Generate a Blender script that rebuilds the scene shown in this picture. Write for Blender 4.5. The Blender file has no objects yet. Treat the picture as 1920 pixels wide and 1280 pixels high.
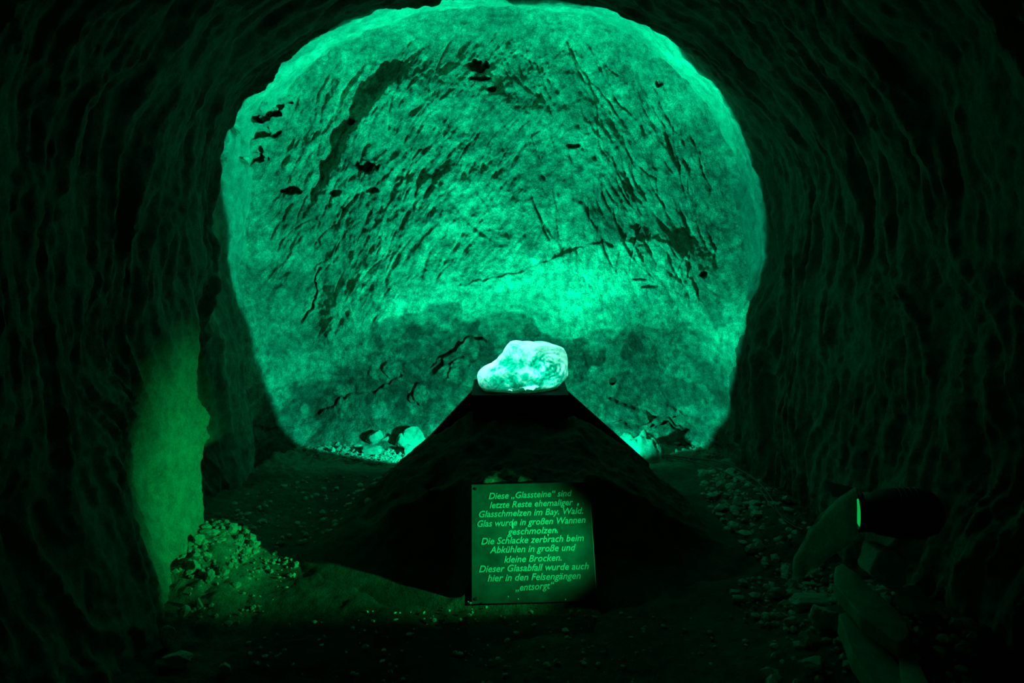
import bpy, bmesh, math, random
import numpy as np
from mathutils import Vector, Matrix, Quaternion

S = bpy.context.scene
COL = S.collection
PI = math.pi

# ------------------------------------------------------------------ camera
F_PX = 1493.0
CAM_Z = 1.41
PITCH = math.radians(9.13)
YAW = math.radians(-0.5)
cam_data = bpy.data.cameras.new('camera')
cam_data.sensor_width = 36.0
cam_data.lens = 36.0 * F_PX / 1920.0
cam_data.clip_start = 0.05
cam = bpy.data.objects.new('camera', cam_data)
COL.objects.link(cam)
cam.location = (0, 0, CAM_Z)
cam.rotation_euler = (PI / 2 - PITCH, 0, YAW)
S.camera = cam
RC = cam.rotation_euler.to_matrix()

# ------------------------------------------------------------------ view, world, lamps
S.view_settings.view_transform = 'Standard'
S.view_settings.look = 'None'
S.view_settings.gamma = 1.0
S.view_settings.use_curve_mapping = False
S.view_settings.exposure = 0.0
world = bpy.data.worlds.new('dark')
S.world = world
world.use_nodes = True
world.node_tree.nodes['Background'].inputs[0].default_value = (0.05, 1.0, 0.5, 1)
world.node_tree.nodes['Background'].inputs[1].default_value = 0.02


def aim(o, target):
    d = Vector(target) - o.location
    o.rotation_euler = d.to_track_quat('-Z', 'Y').to_euler()


def spot(name, loc, target, power, color, half, blend, radius):
    l = bpy.data.lights.new(name, 'SPOT')
    l.energy = power
    l.color = color
    l.spot_size = 2 * math.radians(half)
    l.spot_blend = blend
    l.shadow_soft_size = radius
    o = bpy.data.objects.new(name, l)
    COL.objects.link(o)
    o.location = loc
    aim(o, target)
    return o


# green floodlight standing on the floor behind the plinth, throwing up the end wall
FLOOD = Vector((0.05, 3.93, 0.30))
FLOOD_P = 97.0
flood = spot('flood_light', FLOOD, FLOOD + Vector((0, math.cos(math.radians(20)), math.sin(math.radians(20)))),
             FLOOD_P, (0.0, 1.0, 0.60), 68.8, 0.05, 0.022)
# its reflector throws most of the light upwards (vertical beam profile of the lamp)
flood.data.use_nodes = True
nt = flood.data.node_tree
em = nt.nodes['Emission']
geo = nt.nodes.new('ShaderNodeNewGeometry')
sep = nt.nodes.new('ShaderNodeSeparateXYZ')
ramp = nt.nodes.new('ShaderNodeFloatCurve')
nt.links.new(geo.outputs['Incoming'], sep.inputs[0])
mr = nt.nodes.new('ShaderNodeMapRange')
mr.inputs[1].default_value = -1
mr.inputs[2].default_value = 1
nt.links.new(sep.outputs['Z'], mr.inputs[0])
nt.links.new(mr.outputs[0], ramp.inputs['Value'])
cv = ramp.mapping.curves[0]
PROFILE = [(0.0, 0.14), (0.30, 0.12), (0.42, 0.075), (0.55, 0.050), (0.70, 0.068), (0.80, 0.132), (0.90, 0.27), (0.955, 0.42), (0.985, 0.46), (1.0, 0.30)]
cv.points[0].location = PROFILE[0]
cv.points[1].location = PROFILE[-1]
for p in PROFILE[1:-1]:
    cv.points.new(*p)
ramp.mapping.update()
ml = nt.nodes.new('ShaderNodeMath')
ml.operation = 'MULTIPLY'
ml.inputs[1].default_value = 10.0
xx_ = nt.nodes.new('ShaderNodeMath'); xx_.operation = 'MULTIPLY'
nt.links.new(sep.outputs['X'], xx_.inputs[0]); nt.links.new(sep.outputs['X'], xx_.inputs[1])
wide = nt.nodes.new('ShaderNodeMath'); wide.operation = 'MULTIPLY_ADD'
wide.inputs[1].default_value = 2.3; wide.inputs[2].default_value = 1.0
nt.links.new(xx_.outputs[0], wide.inputs[0])
pr = nt.nodes.new('ShaderNodeMath'); pr.operation = 'MULTIPLY'
nt.links.new(ramp.outputs[0], pr.inputs[0]); nt.links.new(wide.outputs[0], pr.inputs[1])
nt.links.new(pr.outputs[0], ml.inputs[0])
nt.links.new(ml.outputs[0], em.inputs['Strength'])

# narrow green spotlight standing among the stones on the right, pointing across
LENS = Vector((1.13, 2.40, 0.475))
BEAM = Vector((-0.972, 0.215, -0.05)).normalized()
SIDE_AIM = Vector((-1.33, 3.20, 0.15))
side = spot('side_light', LENS + BEAM * 0.035, SIDE_AIM, 350.0, (0.0, 1.0, 0.21), 20.0, 1.0, 0.012)
side.scale = (0.72, 1.0, 1.0)     # oval beam
# lamp inside the black box, shining up into the lump of glass
GLASS_C = Vector((0.075, 3.63, 0.62))
al = bpy.data.lights.new('box_light', 'AREA')
al.shape = 'RECTANGLE'
al.size = 0.26
al.size_y = 0.07
al.energy = 1.25
al.color = (0.22, 1.0, 0.74)
ao = bpy.data.objects.new('box_light', al)
COL.objects.link(ao)
ao.location = GLASS_C + Vector((0, 0, -0.004))
ao.rotation_euler = (PI, 0, 0)


# ------------------------------------------------------------------ pixel helper
def ray(px, py):
    v = RC @ Vector(((px - 960) / F_PX, (640 - py) / F_PX, -1.0))
    return v


def at(px, py, Y):
    v = ray(px, py)
    return Vector((0, 0, CAM_Z)) + v * (Y / v.y)


# ------------------------------------------------------------------ numpy noise
def _hash(ix, iy, iz, seed):
    h = (ix.astype(np.uint32) * np.uint32(374761393) + iy.astype(np.uint32) * np.uint32(668265263)
         + iz.astype(np.uint32) * np.uint32(2147483647) + np.uint32((seed * 974711) & 0xFFFFFFFF))
    h = (h ^ (h >> np.uint32(13))) * np.uint32(1274126177)
    h = h ^ (h >> np.uint32(16))
    return (h & np.uint32(0xFFFFFF)).astype(np.float32) / np.float32(0x7FFFFF) - 1.0


def vnoise(x, y, z, seed=0):
    x = np.asarray(x, np.float32); y = np.asarray(y, np.float32); z = np.asarray(z, np.float32)
    x, y, z = np.broadcast_arrays(x, y, z)
    fx = np.floor(x); fy = np.floor(y); fz = np.floor(z)
    ix = fx.astype(np.int64); iy = fy.astype(np.int64); iz = fz.astype(np.int64)
    tx = x - fx; ty = y - fy; tz = z - fz
    tx = tx * tx * tx * (tx * (tx * 6 - 15) + 10)
    ty = ty * ty * ty * (ty * (ty * 6 - 15) + 10)
    tz = tz * tz * tz * (tz * (tz * 6 - 15) + 10)

    def c(a, b, d):
        return _hash(ix + a, iy + b, iz + d, seed)
    x00 = c(0, 0, 0) * (1 - tx) + c(1, 0, 0) * tx
    x10 = c(0, 1, 0) * (1 - tx) + c(1, 1, 0) * tx
    x01 = c(0, 0, 1) * (1 - tx) + c(1, 0, 1) * tx
    x11 = c(0, 1, 1) * (1 - tx) + c(1, 1, 1) * tx
    y0 = x00 * (1 - ty) + x10 * ty
    y1 = x01 * (1 - ty) + x11 * ty
    return y0 * (1 - tz) + y1 * tz


def fbm(x, y, z, octs=4, seed=0, gain=0.5):
    s = 0; a = 1.0; f = 1.0
    for k in range(octs):
        s = s + a * vnoise(np.asarray(x) * f + 17.3 * k, np.asarray(y) * f + 5.1 * k, np.asarray(z) * f, seed + k)
        a *= gain; f *= 2.03
    return s


def ridged(x, y, z, octs=3, seed=0):
    s = 0; a = 1.0; f = 1.0
    for k in range(octs):
        s = s + a * (1 - 2 * np.abs(vnoise(np.asarray(x) * f + 9.7 * k, np.asarray(y) * f, np.asarray(z) * f, seed + k)))
        a *= 0.5; f *= 2.07
    return s


def sstep(a, b, x):
    t = np.clip((x - a) / (b - a), 0, 1)
    return t * t * (3 - 2 * t)


# ------------------------------------------------------------------ object helpers
def tag(o, label=None, cat=None, group=None, kind=None):
    if label: o['label'] = label
    if cat: o['category'] = cat
    if group: o['group'] = group
    if kind: o['kind'] = kind
    return o


def link(name, me, mat=None, parent=None, smooth=True):
    o = bpy.data.objects.new(name, me)
    COL.objects.link(o)
    if mat is not None and not me.materials:
        me.materials.append(mat)
    if smooth and len(me.polygons):
        me.polygons.foreach_set('use_smooth', np.ones(len(me.polygons), dtype=bool))
    if parent is not None:
        o.parent = parent
    return o


def empty(name, loc):
    o = bpy.data.objects.new(name, None)
    COL.objects.link(o)
    o.location = loc
    o.empty_display_size = 0.1
    return o


def bm_obj(name, bm, mat, parent=None, smooth=False, bevel=0.0):
    if bevel > 0:
        bmesh.ops.bevel(bm, geom=list(bm.edges), offset=bevel, segments=2, affect='EDGES', profile=0.5)
    me = bpy.data.meshes.new(name)
    bm.to_mesh(me)
    bm.free()
    return link(name, me, mat, parent, smooth)


def grid_mesh(name, P, alb=None, keep=None, flip=False):
    """P: (n, m, 3) vertex grid; keep: optional (n, m) mask."""
    n, m = P.shape[:2]
    idx = np.arange(n * m).reshape(n, m)
    q = np.stack([idx[:-1, :-1], idx[1:, :-1], idx[1:, 1:], idx[:-1, 1:]], -1).reshape(-1, 4)
    if flip:
        q = q[:, ::-1]
    V = P.reshape(-1, 3)
    A = None if alb is None else alb.reshape(-1)
    if keep is not None:
        k = keep.reshape(-1)
        q = q[k[q].all(1)]
        used = np.zeros(n * m, bool); used[q] = True
        remap = np.cumsum(used) - 1
        q = remap[q]
        V = V[used]
        if A is not None: A = A[used]
    me = bpy.data.meshes.new(name)
    me.vertices.add(len(V))
    me.vertices.foreach_set('co', V.astype(np.float32).reshape(-1))
    me.loops.add(q.size)
    me.loops.foreach_set('vertex_index', q.reshape(-1).astype(np.int32))
    me.polygons.add(len(q))
    me.polygons.foreach_set('loop_start', (np.arange(len(q)) * 4).astype(np.int32))
    me.polygons.foreach_set('loop_total', np.full(len(q), 4, np.int32))
    me.update(calc_edges=True)
    me.validate()
    if A is not None:
        at_ = me.attributes.new('tone', 'FLOAT', 'POINT')
        at_.data.foreach_set('value', A.astype(np.float32))
    return me


# ------------------------------------------------------------------ materials
def base_mat(name):
    m = bpy.data.materials.new(name)
    m.use_nodes = True
    t = m.node_tree
    return m, t, t.nodes['Principled BSDF']


def rock_mat(name, color, use_tone=True, bump=0.006, scale=1.0, rough=0.92, spec=0.25, contrast=1.0):
    m, t, b = base_mat(name)
    N = t.nodes; L = t.links
    b.inputs['Roughness'].default_value = rough
    b.inputs['Specular IOR Level'].default_value = spec
    geo = N.new('ShaderNodeNewGeometry')

    def noise(sc, det, rg=0.55):
        n = N.new('ShaderNodeTexNoise')
        n.inputs['Scale'].default_value = sc * scale
        n.inputs['Detail'].default_value = det
        n.inputs['Roughness'].default_value = rg
        L.new(geo.outputs['Position'], n.inputs['Vector'])
        return n.outputs['Fac']

    def rng(sock, a, bb, c, d):
        r = N.new('ShaderNodeMapRange')
        r.inputs[1].default_value = a; r.inputs[2].default_value = bb
        r.inputs[3].default_value = c; r.inputs[4].default_value = d
        L.new(sock, r.inputs[0])
        return r.outputs[0]

    def mul(a, bb):
        r = N.new('ShaderNodeMath'); r.operation = 'MULTIPLY'
        L.new(a, r.inputs[0]); L.new(bb, r.inputs[1])
        return r.outputs[0]
    c = contrast
    v = mul(rng(noise(3.2, 4), 0.3, 0.7, 1 - .22 * c, 1 + .18 * c), rng(noise(23, 5, .65), 0.3, 0.7, 1 - .38 * c, 1 + .3 * c))
    v = mul(v, rng(noise(150, 3, .7), 0.3, 0.72, 1 - .28 * c, 1 + .34 * c))
    if use_tone:
        a = N.new('ShaderNodeAttribute'); a.attribute_name = 'tone'
        v = mul(v, a.outputs['Fac'])
    mx = N.new('ShaderNodeVectorMath'); mx.operation = 'SCALE'
    mx.inputs[0].default_value = color
    L.new(v, mx.inputs['Scale'])
    L.new(mx.outputs[0], b.inputs['Base Color'])
    h1 = noise(46, 6, .68); h2 = noise(190, 3, .6)
    ad = N.new('ShaderNodeMath'); ad.operation = 'MULTIPLY_ADD'
    L.new(h2, ad.inputs[0]); ad.inputs[1].default_value = 0.3; L.new(h1, ad.inputs[2])
    bp = N.new('ShaderNodeBump')
    bp.inputs['Strength'].default_value = 1.0
    bp.inputs['Distance'].default_value = bump
    L.new(ad.outputs[0], bp.inputs['Height'])
    L.new(bp.outputs[0], b.inputs['Normal'])
    return m


def plain_mat(name, color, rough=0.5, metal=0.0, spec=0.3, bump=0.0, bscale=80):
    m, t, b = base_mat(name)
    b.inputs['Base Color'].default_value = (*color, 1)
    b.inputs['Roughness'].default_value = rough
    b.inputs['Metallic'].default_value = metal
    b.inputs['Specular IOR Level'].default_value = spec
    n = t.nodes.new('ShaderNodeTexNoise'); n.inputs['Scale'].default_value = bscale
    n.inputs['Detail'].default_value = 4
    tc = t.nodes.new('ShaderNodeTexCoord')
    t.links.new(tc.outputs['Object'], n.inputs['Vector'])
    r = t.nodes.new('ShaderNodeMapRange')
    r.inputs[3].default_value = rough - .1; r.inputs[4].default_value = min(1, rough + .15)
    t.links.new(n.outputs['Fac'], r.inputs[0]); t.links.new(r.outputs[0], b.inputs['Roughness'])
    if bump > 0:
        bp = t.nodes.new('ShaderNodeBump'); bp.inputs['Distance'].default_value = bump
        t.links.new(n.outputs['Fac'], bp.inputs['Height']); t.links.new(bp.outputs[0], b.inputs['Normal'])
    return m


M_ROCK = rock_mat('sandstone', (0.46, 0.42, 0.30))
M_WALL = rock_mat('sandstone_wall', (0.46, 0.42, 0.30), bump=0.034, contrast=1.75)


def add_strokes(m, dist):
    """slanting tool strokes as relief under the fine grain"""
    t = m.node_tree; N = t.nodes; L = t.links
    fine = [n for n in N if n.type == 'BUMP'][0]
    geo = N.new('ShaderNodeNewGeometry')
    sp = N.new('ShaderNodeSeparateXYZ'); L.new(geo.outputs['Position'], sp.inputs[0])
    outs = []
    for k, deg in enumerate((52, 116)):
        rot = N.new('ShaderNodeVectorRotate'); rot.rotation_type = 'Y_AXIS'
        rot.inputs['Angle'].default_value = math.radians(deg)
        L.new(geo.outputs['Position'], rot.inputs['Vector'])
        mp = N.new('ShaderNodeMapping'); mp.inputs['Scale'].default_value = (5.0, 5.0, 30.0)
        L.new(rot.outputs[0], mp.inputs['Vector'])
        n = N.new('ShaderNodeTexNoise'); n.inputs['Scale'].default_value = 1.0; n.inputs['Detail'].default_value = 4
        n.inputs['Roughness'].default_value = .5; n.inputs['Distortion'].default_value = .6
        L.new(mp.outputs[0], n.inputs['Vector'])
        outs.append(n.outputs['Fac'])
    f = N.new('ShaderNodeMapRange'); f.interpolation_type = 'SMOOTHSTEP'
    f.inputs[1].default_value = .1; f.inputs[2].default_value = .75
    L.new(sp.outputs['X'], f.inputs[0])
    mx = N.new('ShaderNodeMix'); mx.data_type = 'FLOAT'
    L.new(f.outputs[0], mx.inputs[0]); L.new(outs[0], mx.inputs[2]); L.new(outs[1], mx.inputs[3])
    g = N.new('ShaderNodeMapRange'); g.interpolation_type = 'SMOOTHSTEP'
    g.inputs[1].default_value = .75; g.inputs[2].default_value = 1.45; g.inputs[3].default_value = .25
    L.new(sp.outputs['Z'], g.inputs[0])
    pr = N.new('ShaderNodeMath'); pr.operation = 'MULTIPLY'
    L.new(mx.outputs[0], pr.inputs[0]); L.new(g.outputs[0], pr.inputs[1])
    bp = N.new('ShaderNodeBump'); bp.inputs['Distance'].default_value = dist; bp.inputs['Strength'].default_value = 1.0
    L.new(pr.outputs[0], bp.inputs['Height'])
    L.new(bp.outputs[0], fine.inputs['Normal'])


add_strokes(M_WALL, 0.055)
M_EARTH = rock_mat('earth', (0.40, 0.34, 0.24), bump=0.010, rough=0.97, spec=0.1)
M_STONE = rock_mat('loose_stone', (0.44, 0.41, 0.31), use_tone=False, bump=0.004, contrast=0.8)
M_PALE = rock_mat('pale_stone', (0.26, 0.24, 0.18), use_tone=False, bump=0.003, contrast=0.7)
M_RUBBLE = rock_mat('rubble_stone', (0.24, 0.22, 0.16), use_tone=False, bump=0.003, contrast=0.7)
M_BLACK = plain_mat('black_board', (0.012, 0.012, 0.012), 0.75, spec=0.15, bump=0.0006, bscale=60)
M_METAL = plain_mat('black_metal', (0.010, 0.010, 0.012), 0.5, spec=0.4)
M_RIM = plain_mat('rim_metal', (0.35, 0.35, 0.35), 0.35, metal=0.8)
M_CABLE = plain_mat('cable_rubber', (0.10, 0.10, 0.09), 0.6)
M_WOOD = rock_mat('old_timber', (0.40, 0.35, 0.24), use_tone=False, bump=0.003, contrast=0.7)

# ------------------------------------------------------------------ tunnel walls and ceiling
ZS = 1.2


def left_a(y):
    return np.interp(y, [-2, 3.35, 3.7, 3.86, 3.94, 5.2], [1.32, 1.32, 1.37, 1.40, 1.50, 1.50])


def right_a(y):
    return np.interp(y, [-2, 2.0, 2.7, 5.2], [1.46, 1.46, 1.38, 1.38])


def top_b(y):
    return np.interp(y, [-2, 3.6, 3.95, 5.2], [1.20, 1.21, 1.27, 1.29])


NU_W, NU_A = 190, 330
us = np.concatenate([np.linspace(-0.25, ZS, NU_W, endpoint=False),
                     np.linspace(0, PI, NU_A),
                     np.linspace(ZS, -0.25, NU_W + 1)[1:]])
part = np.concatenate([np.zeros(NU_W), np.ones(NU_A), np.full(NU_W, 2)])
ys = np.concatenate([np.linspace(-1.6, 1.6, 34, endpoint=False), np.linspace(1.6, 3.6, 170, endpoint=False),
                     np.linspace(3.6, 4.95, 185)])
U, Y = np.meshgrid(us, ys, indexing='ij')
PT = part[:, None] * np.ones_like(Y)
A_L = left_a(Y); A_R = right_a(Y); B = top_b(Y)
nL, nR = 2.5, 2.05
ca = -np.cos(U); sa = np.sin(U)
A = np.where(ca < 0, A_L, A_R)
e = np.where(ca < 0, 2 / nL, 2 / nR)
xa = np.sign(ca) * A * np.abs(ca) ** e
za = ZS + B * np.abs(sa) ** e
X = np.where(PT == 0, -A_L, np.where(PT == 2, A_R, xa))
Z = np.where(PT == 1, za, U)
# inward normals by radial direction
cz = np.where(PT == 1, Z - ZS, 0)
nx = -X; nz = -cz
ln = np.sqrt(nx * nx + nz * nz) + 1e-6
nx /= ln; nz /= ln
# arc-length coordinate along the profile
dX = np.diff(X, axis=0); dZ = np.diff(Z, axis=0)
ARC = np.concatenate([np.zeros((1, X.shape[1])), np.cumsum(np.sqrt(dX ** 2 + dZ ** 2), 0)], 0)
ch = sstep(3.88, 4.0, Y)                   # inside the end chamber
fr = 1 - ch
warp = fbm(ARC * 1.5, Y * 1.5, 3.0, 2, 50) * 0.25
d = 0.045 * fbm(ARC * 1.1, Y * 1.3, 0.0, 3, 1)
d += fr * (0.020 * ridged(ARC * 1.6, Y * 9 + warp * 7, 1.0, 4, 11) + 0.014 * fbm(ARC * 3.4, Y * 19 + warp * 6, 2.0, 4, 21))
d += ch * (0.020 * fbm(ARC * 2.0, Y * 7 + warp * 3, 4.0, 3, 31) + 0.012 * fbm(ARC * 9, Y * 14, 5.0, 4, 41))
d += 0.006 * fbm(ARC * 26, Y * 32, 6.0, 2, 61)
# ragged lip where the narrower tunnel meets the chamber (left / top)
leftish = sstep(0.2, -0.5, X)
d += leftish * sstep(0.7, 1.0, Z) * sstep(2.35, 2.1, Z) * np.exp(-((Y - 3.86) / 0.035) ** 2) * 0.03 * (1 + 0.7 * fbm(ARC * 7, Y * 3, 1.0, 3, 71))
# foreground bulge of the left wall and the dark niche behind it
low = sstep(1.20, 0.80, Z + 0.06 * fbm(Y * 4, Z * 4, 0., 2, 8)) * (X < 0)
edge_y = 3.27 + 0.03 * fbm(Z * 6, 0., 0., 3, 77) + 0.10 * sstep(0.45, 0.0, Z) * -1.0
d += low * (0.05 * sstep(2.5, 3.2, Y) * (1 - sstep(edge_y - .01, edge_y + 0.05, Y)) - 0.17 * sstep(edge_y - .01, edge_y + .06, Y) * (1 - sstep(3.75, 3.95, Y)))
d -= (X < 0) * sstep(0.7, 0.0, Z) * sstep(3.2, 2.4, Y) * -0.10
d += ch * sstep(1.15, 0.75, Z) * (PT != 1) * np.where(X > 0, 0.08, 0.08)
for (px, py, ry, rz, dep) in [(505, 200, .10, .018, .06), (470, 224, .12, .022, .07), (440, 240, .08, .02, .06), (416, 252, .05, .025, .06), (478, 248, .05, .02, .05),
                              (432, 290, .07, .035, .08), (462, 296, .06, .02, .05), (475, 278, .03, .02, .05), (515, 235, .05, .02, .05), (410, 330, .04, .03, .05)]:
    p_ = at(px, py, 1.46 * F_PX / (948 - px))
    dd = np.sqrt(((Y - p_.y) / ry) ** 2 + ((Z - p_.z) / rz) ** 2) + 0.6 * fbm(Y * 22, Z * 30, 1.0, 3, 145)
    d -= (X < -0.6) * dep * sstep(1.2, 0.7, dd)
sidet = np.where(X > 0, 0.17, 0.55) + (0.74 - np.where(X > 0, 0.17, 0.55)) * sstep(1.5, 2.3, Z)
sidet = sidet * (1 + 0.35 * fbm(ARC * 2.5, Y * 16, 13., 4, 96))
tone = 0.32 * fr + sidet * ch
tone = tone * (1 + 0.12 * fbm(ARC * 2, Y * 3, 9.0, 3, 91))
XX = X + nx * d; ZZ = Z + nz * d
YY = Y + 0.02 * fbm(ARC * 3, Y * 3, 8.0, 2, 101)
P = np.stack([XX, YY, ZZ], -1)
i0 = NU_W + int(NU_A * 0.22); i1 = NU_W + int(NU_A * 0.78)
for nm, s0, s1 in (('wall_left', 0, i0 + 1), ('ceiling', i0, i1 + 1), ('wall_right', i1, len(us))):
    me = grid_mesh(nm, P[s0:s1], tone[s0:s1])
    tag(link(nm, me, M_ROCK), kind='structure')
bpy.data.objects['wall_left']['label'] = 'rough hewn rock wall of the tunnel, left side, with a green lit bulge'
bpy.data.objects['wall_right']['label'] = 'rough hewn rock wall of the tunnel, right side, with upright streaks'
bpy.data.objects['ceiling']['label'] = 'vaulted rock roof of the tunnel'

# ------------------------------------------------------------------ end wall
xs = np.arange(-1.72, 1.62, 0.005); zs = np.arange(-0.25, 2.66, 0.005)
GX, GZ = np.meshgrid(xs, zs, indexing='ij')
WY = 4.80


def wp(px, py):
    p = at(px, py, WY)
    return (p.x, p.z)


def poly_sd(px, pz, pts):
    """signed distance (negative inside)"""
    pts = np.array(pts); n = len(pts)
    dmin = np.full(px.shape, 1e9); s = np.ones(px.shape)
    for i in range(n):
        a = pts[i]; b = pts[(i + 1) % n]
        ex, ez = b - a
        wx = px - a[0]; wz = pz - a[1]
        t = np.clip((wx * ex + wz * ez) / (ex * ex + ez * ez), 0, 1)
        dmin = np.minimum(dmin, (wx - ex * t) ** 2 + (wz - ez * t) ** 2)
        c1 = pz >= a[1]; c2 = pz < b[1]; c3 = ex * wz > ez * wx
        s = np.where((c1 & c2 & c3) | (~c1 & ~c2 & ~c3), -s, s)
    return s * np.sqrt(dmin)


al_, ar_, bb_ = 1.47, 1.38, 1.27
aa = np.where(GX < 0, al_, ar_); nn = np.where(GX < 0, 2.5, 2.05)
q = np.where(GZ < ZS, np.abs(GX) / aa, ((np.abs(GX) / aa) ** nn + (np.clip(GZ - ZS, 0, 9) / bb_) ** nn) ** (1 / nn))
tow = np.zeros_like(GX)                       # offset towards the camera
tow += 0.16 * np.clip((q - 0.90) / 0.115, 0, 1.4) ** 2.2
lowc = sstep(1.15, 0.75, GZ)
qq = np.abs(GX) / np.where(GX < 0, 1.42, 1.30)
tow += lowc * 0.40 * np.clip((qq - 0.78) / 0.24, 0, 1.3) ** 2
tow += 0.13 * np.clip((GZ - 0.9) / 1.4, 0, 1.2) ** 2
tow += 0.30 * np.clip((0.30 - GZ) / 0.35, 0, 1.5) ** 2
w1 = fbm(GX * 1.6, GZ * 1.6, 0.0, 3, 5)
w2 = fbm(GX * 5.0, GZ * 5.0, 2.0, 3, 6)
tow += 0.045 * w1 * sstep(0.2, .6, GZ) + 0.018 * w2
# swelling of the wall at mid height, hollow below it
line_a = np.array([wp(*p) for p in [(470, 640), (600, 560), (740, 470), (900, 390), (1100, 380), (1300, 430), (1400, 480)]])
line_b = np.array([wp(*p) for p in [(470, 800), (560, 740), (640, 680), (740, 640), (860, 610), (960, 590), (1050, 630), (1120, 645), (1200, 620), (1300, 615), (1400, 700)]])
za_ = np.interp(GX, line_a[:, 0], line_a[:, 1]); zb_ = np.interp(GX, line_b[:, 0], line_b[:, 1]) + 0.03 * w2
mid = (za_ + zb_) / 2
tow += 0.09 * np.exp(-((GZ - mid) / 0.26) ** 2)
below = sstep(0.015, -0.03, GZ - zb_)
tow -= 0.035 * below * sstep(0.0, .35, GZ)
tow += below * (0.020 * fbm(GX * 5, GZ * 6, 21.0, 4, 38) + 0.010 * ridged(GX * 5 + GZ * 3, GZ * 11, 22.0, 3, 39))
# slanting rounded tool relief
RELX = sstep(0.1, 0.75, GX)                   # 0 = strokes like '/', 1 = strokes like '\'
ang = np.radians(56 + 6 * w1) * (1 - RELX) + np.radians(122 + 8 * w1) * RELX
cosA, sinA = math.cos(math.radians(56)), math.sin(math.radians(56))
sL = GX * cosA + GZ * sinA; tL = -GX * sinA + GZ * cosA
cosB, sinB = math.cos(math.radians(118)), math.sin(math.radians(118))
sR = GX * cosB + GZ * sinB; tR = -GX * sinB + GZ * cosB
rel = (1 - RELX) * ridged(sL * 3.6, tL * 17 + w2 * .6, 0.0, 4, 15) + RELX * ridged(sR * 2.8, tR * 15 + w2 * .6, 1.0, 4, 16)
rel2 = (1 - RELX) * fbm(sL * 9, tL * 28, 3.0, 3, 25) + RELX * fbm(sR * 8, tR * 26, 4.0, 3, 26)
upper = 0.25 + 0.75 * sstep(-0.15, 0.25, GZ - za_ + .1 * w1)
tow += upper * (0.0062 * rel + 0.0036 * rel2)
tow += upper * 0.013 * fbm(GX * 9, GZ * 9, 6.0, 5, 37)
tow += 0.0058 * fbm(GX * 34, GZ * 34, 0.0, 4, 35) * (0.6 + 0.5 * fbm(GX * 4, GZ * 4, 2., 2, 36))
# single gouges left by the pick
rng_ = np.random.RandomState(7)


def gouge(cx, czz, an, Lh, wd, dep):
    r = Lh * 1.6
    i0 = np.searchsorted(xs, cx - r); i1 = np.searchsorted(xs, cx + r)
    j0 = np.searchsorted(zs, czz - r); j1 = np.searchsorted(zs, czz + r)
    if i1 - i0 < 2 or j1 - j0 < 2: return
    gx = GX[i0:i1, j0:j1] - cx; gz = GZ[i0:i1, j0:j1] - czz
    s = gx * math.cos(an) + gz * math.sin(an)
    t = -gx * math.sin(an) + gz * math.cos(an)
    t = t + 0.15 * s * s / Lh
    prof = np.where(t > 0, np.exp(-(t / (wd * .35)) ** 2), np.exp(-(t / wd) ** 2))
    tow[i0:i1, j0:j1] -= dep * prof * np.exp(-(s / Lh) ** 4)


for k in range(800):
    px = rng_.uniform(495, 1385); py = rng_.uniform(75, 640) if k < 730 else rng_.uniform(500, 780)
    cx, czz = wp(px, py)
    rr = min(1, max(0, (cx - 0.1) / 0.6))
    if rng_.rand() < 0.18: rr = 1 - rr
    a_ = 58 * (1 - rr) + 118 * rr + rng_.normal(0, 11)
    if py < 230: a_ = a_ * .55 + .45 * (math.degrees(math.atan2(-(cx + .05) * 1.1, max(.2, czz - 1.2))) % 180)
    L_ = rng_.uniform(0.03, 0.06) if k % 3 == 0 else rng_.uniform(0.06, 0.17)
    gouge(cx, czz, math.radians(a_), L_, rng_.uniform(0.006, 0.022), rng_.uniform(0.004, 0.0125) * (1 if py < 480 else .55))
# holes and cracks that can be picked out
for (px, py, rx, rz, dep) in [(897, 130, .045, .03, .10), (903, 155, .05, .012, .05), (923, 173, .025, .014, .05), (664, 232, .02, .016, .05),
                              (690, 312, .05, .035, .05), (545, 358, .05, .022, .08), (1226, 163, .018, .018, .05), (1314, 512, .02, .016, .06),
                              (700, 355, .03, .02, .04), (630, 362, .04, .02, .04), (1075, 275, .03, .014, .04), (1195, 520, .06, .008, .02), (1210, 533, .05, .007, .02)]:
    cx, czz = wp(px, py)
    dd = np.sqrt(((GX - cx) / rx) ** 2 + ((GZ - czz) / rz) ** 2) + 0.5 * fbm(GX * 30, GZ * 30, 1.0, 2, 45)
    tow -= dep * sstep(1.15, 0.75, dd)


def crack(pts, width, dep):
    P_ = np.array([wp(*p) for p in pts])
    global tow
    dm = np.full(GX.shape, 9.0)
    wx = GX + 0.02 * fbm(GX * 14, GZ * 14, 0., 3, 55); wz = GZ + 0.02 * fbm(GX * 14, GZ * 14, 5., 3, 56)
    for a, b in zip(P_[:-1], P_[1:]):
        ex, ez = b - a
        t = np.clip(((wx - a[0]) * ex + (wz - a[1]) * ez) / (ex * ex + ez * ez), 0, 1)
        dm = np.minimum(dm, np.hypot(wx - a[0] - ex * t, wz - a[1] - ez * t))
    ww = width * (0.7 + 0.6 * fbm(GX * 10, GZ * 10, 3., 2, 57))
    tow -= dep * np.exp(-(dm / np.maximum(ww, .003)) ** 2)


crack([(805, 690), (822, 668), (850, 648), (880, 633), (915, 637)], .010, .06)
crack([(812, 702), (826, 676)], .016, .07)
crack([(842, 680), (868, 668)], .008, .05)
crack([(510, 770), (560, 790), (590, 780), (640, 745), (700, 735), (760, 700)], .009, .035)
crack([(1150, 745), (1200, 772), (1260, 785), (1320, 810)], .010, .05)
crack([(1120, 792), (1160, 790), (1240, 792), (1290, 800)], .014, .07)
crack([(600, 500), (590, 560), (570, 600)], .007, .03)
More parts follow.
